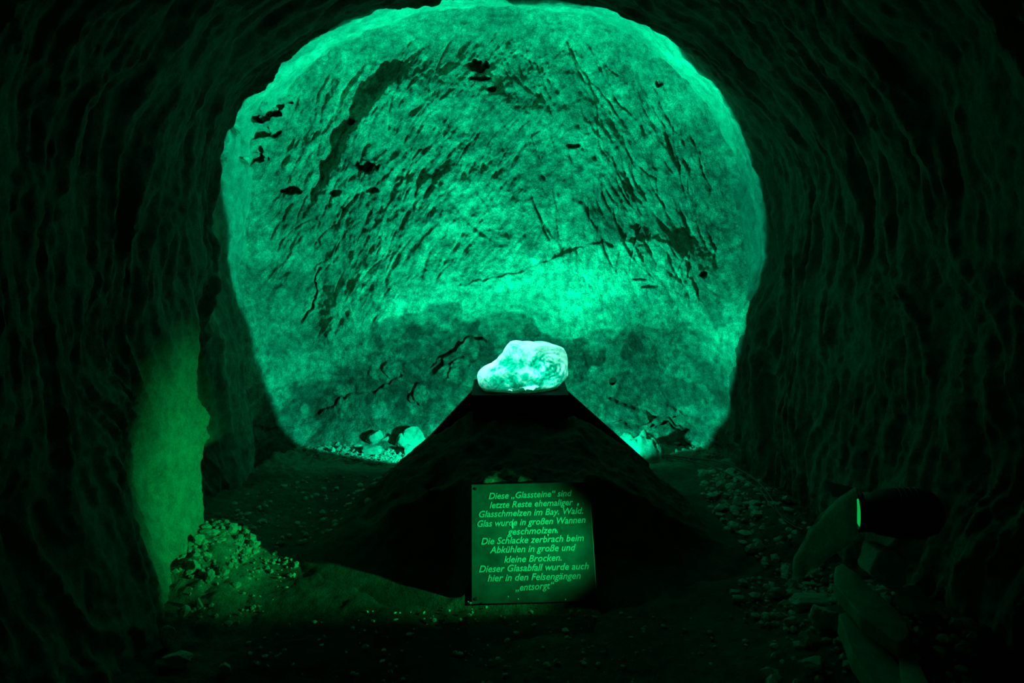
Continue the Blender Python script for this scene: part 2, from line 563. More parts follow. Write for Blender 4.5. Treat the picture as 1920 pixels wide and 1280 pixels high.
# thin pale skin of plaster on the swelling, darker seams of stone
wxx = GX + .022 * fbm(GX * 9, GZ * 9, 0., 5, 65); wzz = GZ + .022 * fbm(GX * 9, GZ * 9, 7., 5, 66)
patch = poly_sd(wxx, wzz, [wp(*p) for p in [(862, 560), (870, 530), (935, 522), (1000, 492), (1075, 468), (1110, 455), (1150, 462), (1185, 445), (1230, 444),
                                           (1262, 462), (1290, 490), (1282, 520), (1308, 570), (1300, 598), (1240, 612), (1180, 606), (1112, 612), (1078, 640), (1020, 622), (1000, 595), (940, 582), (870, 600)]])
pm = sstep(0.006, -0.006, patch)
tow += 0.012 * pm
dark1 = poly_sd(wxx, wzz, [wp(*p) for p in [(645, 650), (740, 590), (800, 572), (862, 560), (868, 598), (800, 625), (740, 640), (690, 672)]])
dark2 = poly_sd(wxx, wzz, [wp(*p) for p in [(870, 604), (945, 585), (1000, 598), (1030, 628), (1080, 648), (1110, 618), (1180, 610), (1215, 640), (1180, 672), (1090, 690), (900, 680)]])
dark3 = poly_sd(wxx, wzz, [wp(*p) for p in [(1285, 520), (1310, 505), (1318, 540), (1340, 590), (1318, 600), (1302, 565)]])
rng2 = fbm(GX * 3.2, GZ * 3.2, 11., 4, 85)
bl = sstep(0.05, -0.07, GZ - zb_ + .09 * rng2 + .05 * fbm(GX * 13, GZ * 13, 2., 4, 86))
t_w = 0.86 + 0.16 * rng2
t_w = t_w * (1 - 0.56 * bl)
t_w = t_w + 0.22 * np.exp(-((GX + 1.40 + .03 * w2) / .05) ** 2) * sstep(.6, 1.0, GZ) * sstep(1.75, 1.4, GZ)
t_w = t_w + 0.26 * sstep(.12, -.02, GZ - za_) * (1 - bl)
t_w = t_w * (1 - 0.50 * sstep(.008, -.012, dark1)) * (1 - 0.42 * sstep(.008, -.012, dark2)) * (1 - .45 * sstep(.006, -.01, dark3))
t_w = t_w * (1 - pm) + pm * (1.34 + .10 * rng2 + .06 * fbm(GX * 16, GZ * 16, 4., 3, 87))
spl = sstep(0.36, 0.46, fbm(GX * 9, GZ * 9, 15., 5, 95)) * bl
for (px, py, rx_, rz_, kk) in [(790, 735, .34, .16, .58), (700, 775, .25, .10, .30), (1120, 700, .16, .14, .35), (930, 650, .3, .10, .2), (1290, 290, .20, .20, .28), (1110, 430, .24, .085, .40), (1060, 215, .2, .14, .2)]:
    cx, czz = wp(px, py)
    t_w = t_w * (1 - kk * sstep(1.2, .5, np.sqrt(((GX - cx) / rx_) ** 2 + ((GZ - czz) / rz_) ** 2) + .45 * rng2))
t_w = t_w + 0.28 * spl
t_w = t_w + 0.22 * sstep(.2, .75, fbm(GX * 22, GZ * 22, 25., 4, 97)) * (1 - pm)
# rib of rock standing proud on the upper left
rib = np.array([wp(*p) for p in [(735, 105), (700, 150), (650, 210), (610, 270), (590, 320), (560, 385), (520, 470), (500, 560)]])
rx = 0.075 + np.interp(GZ, rib[::-1, 1], rib[::-1, 0]) + 0.018 * fbm(GX * 8, GZ * 8, 0., 3, 105)
sd = GX - rx                                  # >0 right of the edge
hump = np.where(sd > .075, np.exp(-((sd - 0.075) / 0.24) ** 2), np.exp(-((sd - 0.075) / 0.040) ** 2)) * sstep(wp(0, 400)[1], wp(0, 300)[1], GZ) * sstep(wp(0, 110)[1], wp(0, 165)[1], GZ)
tow += 0.062 * hump
tow -= 0.02 * np.exp(-((sd + 0.02) / 0.05) ** 2) * sstep(wp(0, 430)[1], wp(0, 360)[1], GZ) * sstep(wp(0, 110)[1], wp(0, 150)[1], GZ)
fl = sstep(0.30, 0.37, fbm(GX * 5 + .3 * w2, GZ * 6, 31., 6, 111))
t_w = t_w * (1 - 0.24 * fl * (1 - .6 * pm))
fl2 = sstep(0.42, 0.50, fbm(sL * 6, tL * 15, 33., 5, 113)) * (1 - pm)
t_w = t_w * (1 + 0.22 * fl2)
vein = np.abs(fbm(GX * 3.5, GZ * 3.5, 41., 5, 121))
t_w = t_w + 0.20 * sstep(.035, .0, vein) * sstep(.1, -.25, np.abs(GZ - za_) - .25)
for (px, py, rx_, rz_, dp) in [(788, 740, .035, .055, .030), (772, 750, .03, .03, .022), (868, 705, .10, .085, .035), (845, 672, .055, .022, .03), (862, 684, .05, .018, .035),
                               (730, 690, .07, .05, .02), (1240, 770, .12, .03, .03), (1190, 782, .07, .018, .03), (1330, 790, .06, .04, .03), (560, 720, .10, .05, .02)]:
    cx, czz = wp(px, py)
    dd = np.sqrt(((GX - cx) / rx_) ** 2 + ((GZ - czz) / rz_) ** 2) + .5 * fbm(GX * 16, GZ * 16, 51., 3, 131)
    tow += dp * sstep(1.15, .75, dd)
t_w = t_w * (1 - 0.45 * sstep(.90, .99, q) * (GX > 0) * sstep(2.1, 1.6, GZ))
t_w = t_w + 0.22 * np.exp(-((sd + .13) / .09) ** 2) * sstep(wp(0, 470)[1], wp(0, 380)[1], GZ) * sstep(wp(0, 70)[1], wp(0, 150)[1], GZ)  # lit face of the rib: light painted in as a paler tone
for (px, py, rx_, rz_, dp) in [(505, 200, .07, .014, .08), (472, 222, .08, .022, .10), (445, 240, .06, .02, .09), (478, 248, .04, .022, .08), (508, 240, .035, .018, .06),
                               (434, 290, .05, .035, .10), (464, 297, .05, .02, .09), (473, 278, .025, .022, .08), (420, 255, .04, .02, .08)]:
    p_ = at(px, py, 4.50)
    dd = np.sqrt(((GX - p_.x) / rx_) ** 2 + ((GZ - p_.z - .4 * (GX - p_.x)) / rz_) ** 2) + .8 * fbm(GX * 26, GZ * 26, 61., 3, 141)
    tow -= dp * sstep(1.3, .8, dd)
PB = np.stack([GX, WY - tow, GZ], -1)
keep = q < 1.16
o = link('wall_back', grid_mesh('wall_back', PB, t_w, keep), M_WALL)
tag(o, 'brightly green lit end wall of the tunnel covered in tool marks', kind='structure')

# ------------------------------------------------------------------ floor, mound
def mound_h(x, y):
    x = np.asarray(x, float); y = np.asarray(y, float)
    ysh = y - 0.22 * np.maximum(sstep(-0.10, -0.22, x), sstep(0.27, 0.38, x)) * sstep(3.3, 3.0, y)
    fy = np.interp(ysh, [2.2, 2.45, 2.62, 2.72, 2.98, 3.15, 3.35, 3.55, 3.74, 3.82, 3.90, 4.0], [0, .01, .03, .075, .355, .365, .44, .50, .43, .22, .05, 0])
    xx = np.abs(x - 0.07)
    k = np.interp(y, [2.4, 2.9, 3.4, 4.0], [1.12, 1.06, 1.0, 1.0])
    fx = np.interp(xx / k, [0, .24, .40, .54, .68, .80, .95], [1, 1, .80, .58, .32, .13, 0])
    return fy * fx


def floor_h(x, y):
    x = np.asarray(x, float); y = np.asarray(y, float)
    h = 0.05 * sstep(0.9, 1.5, np.abs(x)) * sstep(4.4, 3.4, y) + 0.10 * sstep(1.0, 1.5, np.abs(x)) * sstep(4.2, 4.7, y)
    h = h + 0.20 * np.exp(-(((x - 1.20) / .38) ** 2 + ((y - 2.20) / .42) ** 2))
    h = h + 0.10 * np.exp(-(((x + 1.22) / .22) ** 2 + ((y - 3.05) / .35) ** 2))
    h = h + 0.05 * np.exp(-(((x - 0.80) / .26) ** 2 + ((y - 4.58) / .16) ** 2))
    h = h + 0.025 * np.exp(-(((x + 0.75) / .40) ** 2 + ((y - 4.65) / .15) ** 2))
    h = h + 0.07 * np.exp(-(((x - 1.2) / .22) ** 2 + ((y - 3.6) / .6) ** 2))
    return h


def rough_h(x, y, seed=0):
    near = sstep(0.85, 1.15, np.abs(x)) * 0.7 + 0.35 + 0.5 * sstep(4.2, 4.4, y)
    return (0.012 * fbm(x * 5, y * 5, 0., 3, 200 + seed) + near * 0.009 * fbm(x * 22, y * 22, 0., 3, 210 + seed)
            + near * 0.006 * np.clip(fbm(x * 55, y * 55, 0., 2, 220 + seed), 0, 2))


def ground_z(x, y):
    return float(max(mound_h(x, y), 0) * 1.0 + floor_h(x, y))


fxs = np.arange(-1.7, 1.7, 0.010)
fys = np.concatenate([np.arange(-1.6, 1.9, 0.08), np.arange(1.9, 3.9, 0.011), np.arange(3.9, 5.0, 0.007)])
FX, FY = np.meshgrid(fxs, fys, indexing='ij')
FZ = floor_h(FX, FY) + rough_h(FX, FY)
ft = 0.25 - 0.16 * sstep(-.95, -.8, FX) * sstep(0.1, -.2, FX) * sstep(3.15, 2.95, FY) + 0.04 * fbm(FX * 2, FY * 2, 0., 3, 230) + 0.50 * sstep(4.15, 4.4, FY) + .12 * sstep(-.9, -1.1, FX) * sstep(2.6, 2.9, FY)  # shade left of the sign is painted into the floor tone
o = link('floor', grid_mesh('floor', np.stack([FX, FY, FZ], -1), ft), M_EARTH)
tag(o, 'dark trodden earth floor of the tunnel', kind='structure')

mx_ = np.arange(-1.35, 1.50, 0.009); my_ = np.arange(2.2, 4.2, 0.009)
MX, MY = np.meshgrid(mx_, my_, indexing='ij')
mh = mound_h(MX, MY)
mr_ = 0.030 * fbm(MX * 4, MY * 4, 0., 3, 240) + 0.012 * fbm(MX * 16, MY * 16, 0., 3, 250) + 0.006 * np.clip(fbm(MX * 50, MY * 50, 0., 2, 260), 0, 2)
MZ = floor_h(MX, MY) + mh + mr_ * sstep(0, .15, mh) - 0.035 * sstep(0.02, 0.0, mh)
_tl, _tr, _bl = at(884, 909, 2.95), at(1103, 903, 2.95), at(884, 1132, 2.70)
_n = (_tr - _tl).cross(_tl - _bl).normalized()
if _n.z < 0: _n = -_n
zpl = _bl.z - ((MX - _bl.x) * _n.x + (MY - _bl.y) * _n.y) / _n.z
insgn = (np.abs(MX - 0.07) < 0.27) & (MY > 2.60) & (MY < 3.02)
MZ = np.where(insgn, np.minimum(MZ, zpl - 0.012 - 0.008 * np.abs(mr_)), MZ)
mt = 0.20 - 0.13 * sstep(-0.12, -0.28, MX) * sstep(3.15, 2.95, MY) + 0.05 * fbm(MX * 3, MY * 3, 0., 3, 270)  # dark left foot: shade beside the sign painted into the mound tone
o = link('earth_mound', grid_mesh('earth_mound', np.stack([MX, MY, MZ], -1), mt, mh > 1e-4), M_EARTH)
tag(o, 'large dark heap of earth carrying the black box and the engraved sign', 'mound')


def ground(px, py):
    """first hit of the view ray with the ground surface"""
    v = ray(px, py)
    o_ = Vector((0, 0, CAM_Z))
    for i in range(200, 4950, 3):
        Yd = i / 1000.0
        p = o_ + v * (Yd / v.y)
        if p.z <= ground_z(p.x, p.y):
            return p
    return p


# ------------------------------------------------------------------ loose rocks
def rock_mesh(name, dims, seed, sub=3, planes=11, rough=0.05, boxy=0.0):
    r = random.Random(seed)
    bm = bmesh.new()
    bmesh.ops.create_icosphere(bm, subdivisions=sub, radius=1.0)
    pl = []
    for k in range(planes):
        v = Vector((r.gauss(0, 1), r.gauss(0, 1), r.gauss(0, 1))).normalized()
        pl.append((v, r.uniform(0.44, 0.82)))
    if boxy > 0:
        for ax in ((1, 0, 0), (-1, 0, 0), (0, 1, 0), (0, -1, 0), (0, 0, 1), (0, 0, -1)):
            v = (Vector(ax) + Vector((r.gauss(0, .08), r.gauss(0, .08), r.gauss(0, .08)))).normalized()
            pl.append((v, r.uniform(0.56, 0.62) if boxy > .5 else r.uniform(.6, .75)))
    co = np.array([v.co[:] for v in bm.verts])
    R = np.full(len(co), 1.0)
    for v, h in pl:
        dt = co @ np.array(v[:])
        R = np.where(dt > 1e-3, np.minimum(R, h / np.maximum(dt, 1e-3)), R)
    R *= 1 + rough * fbm(co[:, 0] * 3 + seed, co[:, 1] * 3, co[:, 2] * 3, 3, seed)
    co = co * R[:, None]
    lo = co.min(0); hi = co.max(0)
    co = (co - (lo + hi) / 2) / (hi - lo) * np.array(dims)
    for v, c in zip(bm.verts, co):
        v.co = c
    me = bpy.data.meshes.new(name)
    bm.to_mesh(me); bm.free()
    return me


def put_rock(name, px, py, wpx, hpx, label, mat=M_STONE, seed=1, depth=1.0, sink=0.12, rz=0.0, boxy=0.0, planes=11, group=None, lift=0.0, cat='stone', tilt=0.0, Yd=None):
    """(px, py): where the stone's foot stands in the photograph; placed on the ground there"""
    p = ground(px, py) if Yd is None else at(px, py, Yd)
    k = (p - Vector((0, 0, CAM_Z))).length / F_PX
    w = wpx * k; h = hpx * k * 1.05
    me = rock_mesh(name, (w, w * depth, h), seed, sub=4 if wpx > 16 else 3, planes=planes, boxy=boxy, rough=.09)
    o = link(name, me, mat)
    me.set_sharp_from_angle(angle=math.radians(24))
    o.location = (p.x, p.y + w * depth * .35, ground_z(p.x, p.y + w * depth * .35) + h * (0.5 - sink) + lift)
    o.rotation_euler = (0, tilt, rz)
    tag(o, label, cat, group)
    return o


# ------------------------------------------------------------------ plinth: black box with shroud
plinth = empty('display_plinth', (0.075, 3.5, 0.42))
tag(plinth, 'matt black box with sloping shroud carrying the glowing glass lump', 'plinth')
ORG = Vector(plinth.location)


def hexa(bm, bot, top):
    vb = [bm.verts.new(Vector(v) - ORG) for v in bot]
    vt = [bm.verts.new(Vector(v) - ORG) for v in top]
    bm.faces.new(vb[::-1]); bm.faces.new(vt)
    for i in range(4):
        j = (i + 1) % 4
        bm.faces.new((vb[i], vb[j], vt[j], vt[i]))


BX0 = at(886, 740, 3.5).x; BX1 = at(1065, 740, 3.5).x
BT = at(975, 740, 3.5).z
bm = bmesh.new()
hexa(bm, [(BX0, 3.5, .40), (BX1, 3.5, .40), (BX1, 3.84, .40), (BX0, 3.84, .40)],
     [(BX0, 3.5, BT - .012), (BX1, 3.5, BT - .012), (BX1, 3.84, BT - .012), (BX0, 3.84, BT - .012)])
bm_obj('light_box', bm, M_BLACK, plinth, bevel=.004)
bm = bmesh.new()
hexa(bm, [(BX0 - .006, 3.494, BT - .012), (BX1 + .006, 3.494, BT - .012), (BX1 + .006, 3.846, BT - .012), (BX0 - .006, 3.846, BT - .012)],
     [(BX0 - .006, 3.494, BT), (BX1 + .006, 3.494, BT), (BX1 + .006, 3.846, BT), (BX0 - .006, 3.846, BT)])
bm_obj('top_plate', bm, M_BLACK, plinth, bevel=.003)
# sloping shroud: two wings behind the box that hide the floodlight
for sgn in (-1, 1):
    xb = BX0 if sgn < 0 else BX1
    x2 = at(757, 868, 3.72).x if sgn < 0 else at(1216, 866, 3.72).x
    z2 = at(757, 868, 3.72).z
    bm = bmesh.new()
    a = [(xb - sgn * .02, 3.70, .1), (x2, 3.70, .1), (x2, 3.74, .1), (xb - sgn * .02, 3.74, .1)]
    zt = at(975, 728, 3.72).z
    b_ = [(xb - sgn * .02, 3.70, zt), (xb + sgn * .004, 3.70, zt), (xb + sgn * .004, 3.74, zt), (xb - sgn * .02, 3.74, zt)]
    c_ = [(x2, 3.70, z2), (x2, 3.74, z2)]
    vs = [Vector(v) - ORG for v in [(xb - sgn * .02, 3.70, .15), (x2, 3.70, .15), (x2, 3.70, z2), (xb + sgn * .004, 3.70, zt), (xb - sgn * .02, 3.70, zt)]]
    vb = [bm.verts.new(v) for v in vs]
    vt = [bm.verts.new(v + Vector((0, .022, 0))) for v in vs]
    f1 = bm.faces.new(vb); f2 = bm.faces.new(vt[::-1])
    for i in range(5):
        j = (i + 1) % 5
        bm.faces.new((vb[j], vb[i], vt[i], vt[j]))
    bmesh.ops.recalc_face_normals(bm, faces=bm.faces)
    bm_obj('shroud_wing', bm, M_BLACK, plinth, bevel=.002)

# ------------------------------------------------------------------ lump of glass
OUT = [(893.7, 704), (896, 697), (905, 689), (919, 683), (930, 675), (941.5, 662), (950, 647), (957, 640), (967, 638), (979.5, 640), (1000.6, 641), (1019, 640),
       (1037, 645), (1057, 652), (1062, 661), (1065, 676), (1064.6, 687.5), (1066, 704), (1055, 717), (1045.6, 727), (1034, 731), (1012, 736), (999, 739.5),
       (979.5, 741), (964, 738), (938.7, 734), (916, 731), (906, 731), (896.6, 720)]
gc_px = (985, 692)
GCW = at(*gc_px, 3.63)
GK = 3.63 / F_PX * 1.01
oa = np.array([math.atan2(-(y - gc_px[1]), x - gc_px[0]) for x, y in OUT])
orr = np.array([math.hypot(x - gc_px[0], y - gc_px[1]) for x, y in OUT]) * GK
srt = np.argsort(oa)
oa = oa[srt]; orr = orr[srt]
oa = np.concatenate([oa - 2 * PI, oa, oa + 2 * PI]); orr = np.concatenate([orr] * 3)
bm = bmesh.new()
bmesh.ops.create_icosphere(bm, subdivisions=6, radius=1.0)
co = np.array([v.co[:] for v in bm.verts])
rng3 = np.random.RandomState(3)
th = np.arctan2(co[:, 2], co[:, 0])
rad = np.interp(th, oa, orr)
sphi = np.sqrt(co[:, 0] ** 2 + co[:, 2] ** 2)
rr = np.clip(sphi, 0, 1) ** 0.62
yy = np.sign(co[:, 1]) * np.abs(co[:, 1]) ** 0.8 * 0.125
gx = rad * rr * np.cos(th); gz = rad * rr * np.sin(th)
# shell-like fracture scallops on the faces
face = (1 - rr ** 3)
sc = np.zeros(len(co))
for k in range(26):
    c0 = (rng3.uniform(-.2, .2), rng3.uniform(-.1, .1), rng3.uniform(.03, .075), rng3.choice([-1, 1]))
    dd = np.hypot(gx - c0[0], gz - c0[1]) / c0[2]
    sc = np.maximum(sc, np.where(co[:, 1] * c0[3] > 0, np.clip(1 - dd * dd, 0, 1), 0))
yy *= 1 - 0.16 * sc * face
for k in range(16):
    nv = rng3.normal(size=3); nv[1] -= 0.9 * np.sign(nv[1]) * -1
    nv /= np.linalg.norm(nv)
    dpl = gx * nv[0] + yy * nv[1] + gz * nv[2]
    cut = rng3.uniform(.80, .93) * dpl.max()
    over = np.clip(dpl - cut, 0, None) * 0.8
    yy -= over * nv[1] * (np.abs(nv[1]) > .45) * 1.3
yy *= 1 + 0.10 * face * fbm(gx * 14, gz * 14, co[:, 1], 3, 300)
# whorl of flow lines at the right of the front face
wc = (0.115, 0.02)
rw = np.hypot(gx - wc[0], (gz - wc[1]) * 1.25); aw = np.arctan2(gz - wc[1], gx - wc[0])
yy += np.where(co[:, 1] < 0, 0.006 * np.sin(rw * 330 + aw * 2 + 2 * fbm(gx * 20, gz * 20, 0., 2, 310)) * np.exp(-(rw / .075) ** 2) * face, 0)
for v, a_, b_, c_ in zip(bm.verts, gx, yy, gz):
    v.co = (a_, b_, c_)
me = bpy.data.meshes.new('glass_lump')
bm.to_mesh(me); bm.free()
thin = np.clip(rr, 0, 1) ** 5 * (0.35 + 0.65 * sstep(-.3, .5, np.sin(th) - .55 * np.cos(th)))  # bright rims, left lobe and top: glow painted into the glass colour
thin = thin + 0.55 * np.exp(-(((gx + .19) / .05) ** 2 + ((gz - .0) / .04) ** 2)) + 0.35 * np.exp(-(((gx - .0) / .17) ** 2 + ((gz - .10) / .035) ** 2))
wh = np.sin(rw * 260 + aw * 1.5 + 2.5 * fbm(gx * 22, gz * 22, 0., 3, 311)) * np.exp(-(rw / .085) ** 2)
thin = thin + 0.55 * wh
thin = thin + 0.30 * np.clip(ridged(gx * 13 + gz * 9, gz * 22 - gx * 6, co[:, 1] * 2, 3, 312), -1, 1.5) * face
lines = ridged(gx * 9 + gz * 4 + .4 * fbm(gx * 12, gz * 12, 0., 2, 313), gz * 10 - gx * 3, co[:, 1] * 3, 2, 314)
thin = thin + 0.45 * sstep(1.05, 1.4, lines) * (.3 + .7 * face)
ta = me.attributes.new('thin', 'FLOAT', 'POINT')
ta.data.foreach_set('value', thin.astype(np.float32))


def glass_mat():
    m = bpy.data.materials.new('molten_glass')
    m.use_nodes = True
    t = m.node_tree; N = t.nodes; L = t.links
    N.clear()
    out = N.new('ShaderNodeOutputMaterial')
    tc = N.new('ShaderNodeTexCoord')
    n0 = N.new('ShaderNodeTexNoise'); n0.inputs['Scale'].default_value = 9; n0.inputs['Detail'].default_value = 3
    n0.inputs['Distortion'].default_value = 1.2
    L.new(tc.outputs['Object'], n0.inputs['Vector'])
    n1 = N.new('ShaderNodeTexNoise'); n1.inputs['Scale'].default_value = 26; n1.inputs['Detail'].default_value = 4
    n1.inputs['Distortion'].default_value = 2.5
    L.new(tc.outputs['Object'], n1.inputs['Vector'])
    ad = N.new('ShaderNodeMath'); ad.operation = 'MULTIPLY_ADD'
    L.new(n1.outputs['Fac'], ad.inputs[0]); ad.inputs[1].default_value = 0.55; L.new(n0.outputs['Fac'], ad.inputs[2])
    cr = N.new('ShaderNodeValToRGB')
    e = cr.color_ramp.elements
    e[0].position = 0.40; e[0].color = (0.0, 0.16, 0.10, 1)
    e[1].position = 0.86; e[1].color = (1.0, 1.0, 1.0, 1)
    k = e.new(0.60); k.color = (0.0, 0.52, 0.38, 1)
    at_ = N.new('ShaderNodeAttribute'); at_.attribute_name = 'thin'
    a2 = N.new('ShaderNodeMath'); a2.operation = 'MULTIPLY_ADD'
    L.new(at_.outputs['Fac'], a2.inputs[0]); a2.inputs[1].default_value = 0.33
    sb = N.new('ShaderNodeMath'); sb.operation = 'SUBTRACT'; sb.inputs[1].default_value = 0.24
    L.new(ad.outputs[0], sb.inputs[0]); L.new(sb.outputs[0], a2.inputs[2])
    L.new(a2.outputs[0], cr.inputs[0])
    tr = N.new('ShaderNodeBsdfTranslucent')
    L.new(cr.outputs[0], tr.inputs['Color'])
    gl = N.new('ShaderNodeBsdfGlass'); gl.inputs['Roughness'].default_value = 0.08; gl.inputs['IOR'].default_value = 1.5
    gl.inputs['Color'].default_value = (.75, 1, .9, 1)
    mx = N.new('ShaderNodeMixShader'); mx.inputs[0].default_value = 0.12
    L.new(tr.outputs[0], mx.inputs[1]); L.new(gl.outputs[0], mx.inputs[2])
    bp = N.new('ShaderNodeBump'); bp.inputs['Distance'].default_value = 0.004; bp.inputs['Strength'].default_value = .7
    L.new(ad.outputs[0], bp.inputs['Height'])
    L.new(bp.outputs[0], gl.inputs['Normal']); L.new(bp.outputs[0], tr.inputs['Normal'])
    L.new(mx.outputs[0], out.inputs['Surface'])
    return m


glass = link('glass_lump', me, glass_mat())
glass.location = GCW
tag(glass, 'glowing green and white lump of raw glass lying on the black box', 'glass lump')

# ------------------------------------------------------------------ sign
c_tl, c_tr = at(884, 909, 2.95), at(1103, 903, 2.95)
c_br, c_bl = at(1122, 1127, 2.70), at(884, 1132, 2.70)
sc_ = (c_tl + c_tr + c_br + c_bl) / 4
sx = ((c_tr - c_tl) + (c_br - c_bl)).normalized()
sy = ((c_tl - c_bl) + (c_tr - c_br)).normalized()
sy = (sy - sx * sy.dot(sx)).normalized()
sn = sx.cross(sy)
SW = ((c_tr - c_tl).length + (c_br - c_bl).length) / 2
SH = ((c_tl - c_bl).length + (c_tr - c_br).length) / 2
sign = empty('engraved_sign', sc_)
sign.matrix_world = Matrix((( sx.x, sy.x, sn.x, sc_.x), (sx.y, sy.y, sn.y, sc_.y), (sx.z, sy.z, sn.z, sc_.z), (0, 0, 0, 1)))
tag(sign, 'square dark sign with pale German lettering leaning on the earth heap', 'sign')


def sign_mat():
    m, t, b = base_mat('sign_panel')
    N = t.nodes; L = t.links
    tc = N.new('ShaderNodeTexCoord')
    n = N.new('ShaderNodeTexNoise'); n.inputs['Scale'].default_value = 9; n.inputs['Detail'].default_value = 6
    n.inputs['Roughness'].default_value = .65
    L.new(tc.outputs['Object'], n.inputs['Vector'])
    cr = N.new('ShaderNodeValToRGB')
    cr.color_ramp.elements[0].position = .35; cr.color_ramp.elements[0].color = (.020, .020, .018, 1)
    cr.color_ramp.elements[1].position = .75; cr.color_ramp.elements[1].color = (.062, .062, .055, 1)
    L.new(n.outputs['Fac'], cr.inputs[0])
    L.new(cr.outputs[0], b.inputs['Base Color'])
    b.inputs['Roughness'].default_value = .45
    return m


M_SIGN = sign_mat()
M_LET = plain_mat('pale_lettering', (.27, .27, .25), .6)
bm = bmesh.new()
bmesh.ops.create_cube(bm, size=1)
bmesh.ops.scale(bm, vec=(SW, SH, .008), verts=bm.verts)
bm_obj('panel', bm, M_SIGN, sign, bevel=.0015)


def to_sign(px, py):
    v = ray(px, py); o_ = Vector((0, 0, CAM_Z))
    tt = (sc_ - o_).dot(sn) / v.dot(sn)
    p = o_ + v * tt - sc_
    return p.dot(sx), p.dot(sy)


LINES = [('Diese „Glassteine“ sind', 916, 931, 1073, 925), ('letzte Reste ehemaliger', 918, 948, 1075, 942), ('Glasschmelzen im Bay. Wald.', 898, 965, 1093, 958),
         ('Glas wurde in großen Wannen', 895, 983, 1098, 975), ('geschmolzen.', 951, 998, 1046, 994), ('Die Schlacke zerbrach beim', 902, 1016, 1095, 1009),
         ('Abkühlen in große und', 918, 1032, 1080, 1027), ('kleine Brocken.', 945, 1050, 1053, 1046), ('Dieser Glasabfall wurde auch', 898, 1068, 1104, 1062),
         ('hier in den Felsengängen', 914, 1085, 1089, 1080), ('„entsorgt“', 966, 1103, 1040, 1098)]
dg = bpy.context.evaluated_depsgraph_get()
for txt, x0, y0, x1, y1 in LINES:
    cu = bpy.data.curves.new('lettering', 'FONT')
    cu.body = txt
    cu.size = 0.0345
    cu.shear = 0.28
    cu.offset = 0.0005
    cu.extrude = 0.0006
    cu.align_x = 'LEFT'
    cu.align_y = 'BOTTOM_BASELINE'
    cu.resolution_u = 3
    tmp = bpy.data.objects.new('tmp', cu)
    COL.objects.link(tmp)
    bpy.context.view_layer.update()
    dg = bpy.context.evaluated_depsgraph_get()
    me = bpy.data.meshes.new_from_object(tmp.evaluated_get(dg))
    bpy.data.objects.remove(tmp)
    bpy.data.curves.remove(cu)
    co = np.zeros(len(me.vertices) * 3, np.float32); me.vertices.foreach_get('co', co); co = co.reshape(-1, 3)
    a0 = Vector(to_sign(x0, y0 + 5)); a1 = Vector(to_sign(x1, y1 + 5))
    wid = co[:, 0].max() - co[:, 0].min()
    sc1 = (a1 - a0).length / wid
    co[:, 0] = (co[:, 0] - co[:, 0].min()) * sc1
    rot = math.atan2(a1.y - a0.y, a1.x - a0.x)
    me.vertices.foreach_set('co', co.reshape(-1))
    me.update()
    o = link('lettering', me, M_LET, sign, smooth=False)
    o.location = (a0.x, a0.y, 0.0046)
    o.rotation_euler = (0, 0, rot)
for (ux, uy) in ((-1, 1), (1, 1), (-1, -1), (1, -1)):
    bm = bmesh.new()
    bmesh.ops.create_cone(bm, cap_ends=True, segments=12, radius1=.006, radius2=.0045, depth=.004)
    o = bm_obj('screw', bm, M_METAL, sign)
    o.location = (ux * (SW / 2 - .018), uy * (SH / 2 - .018), .0055)
# streak of pale drips on the face of the sign
for (px, py, w, h, sd_) in [(960, 984, 5, 14, 3), (1083, 946, 5, 7, 4), (1027, 1003, 4, 4, 5), (1041, 995, 8, 3, 6)]:
    u, v = to_sign(px, py)
    me = rock_mesh('lime_drip', (w * .0019, h * .0021, .002), sd_, sub=2)
    o = link('lime_drip', me, M_LET, sign)
    o.location = (u, v, .0048)

# ------------------------------------------------------------------ spotlight at the right
can = empty('spotlight', LENS)
tag(can, 'black can spotlight with glowing green lens, pointing left among the stones', 'spotlight')
qz = BEAM.to_track_quat('Z', 'Y')
can.rotation_euler = qz.to_euler()


def lathe(bm, prof, seg=32):
    rings = []
    for r_, z_ in prof:
        rings.append([bm.verts.new((r_ * math.cos(2 * PI * k / seg), r_ * math.sin(2 * PI * k / seg), z_)) for k in range(seg)])
    for a, b in zip(rings[:-1], rings[1:]):
        for k in range(seg):
            j = (k + 1) % seg
            bm.faces.new((a[k], a[j], b[j], b[k]))
    return rings


bm = bmesh.new()
rg = lathe(bm, [(.058, .004), (.062, .004), (.062, -.03), (.070, -.045), (.078, -.10), (.078, -.17), (.062, -.215), (.035, -.235), (.012, -.24)])
bm.faces.new(rg[-1])
bmesh.ops.recalc_face_normals(bm, faces=bm.faces)
bm_obj('housing', bm, M_METAL, can, smooth=True)
bm = bmesh.new()
lathe(bm, [(.050, .000), (.052, .012), (.058, .014), (.063, .010), (.063, -.002), (.050, -.002)])
bmesh.ops.recalc_face_normals(bm, faces=bm.faces)
bm_obj('front_rim', bm, M_METAL, can, smooth=True)
bm = bmesh.new()
rg = lathe(bm, [(.051, .004), (.040, .011), (.022, .016), (.004, .0175)])
bm.faces.new(rg[-1])
bmesh.ops.recalc_face_normals(bm, faces=bm.faces)
m, t, b = base_mat('green_lens')
b.inputs['Base Color'].default_value = (.02, .3, .1, 1)
b.inputs['Roughness'].default_value = .15
b.inputs['Emission Color'].default_value = (0.0, 1.0, .13, 1)
b.inputs['Emission Strength'].default_value = 0.42
o = bm_obj('lens', bm, m, can, smooth=True)
o['label'] = 'green glowing lens'


bm = bmesh.new()
lathe(bm, [(.054, .026), (.0575, .0275), (.058, .030), (.0545, .031), (.054, .026)])
bmesh.ops.recalc_face_normals(bm, faces=bm.faces)
o = bm_obj('filter_ring', bm, M_RIM, can, smooth=True)


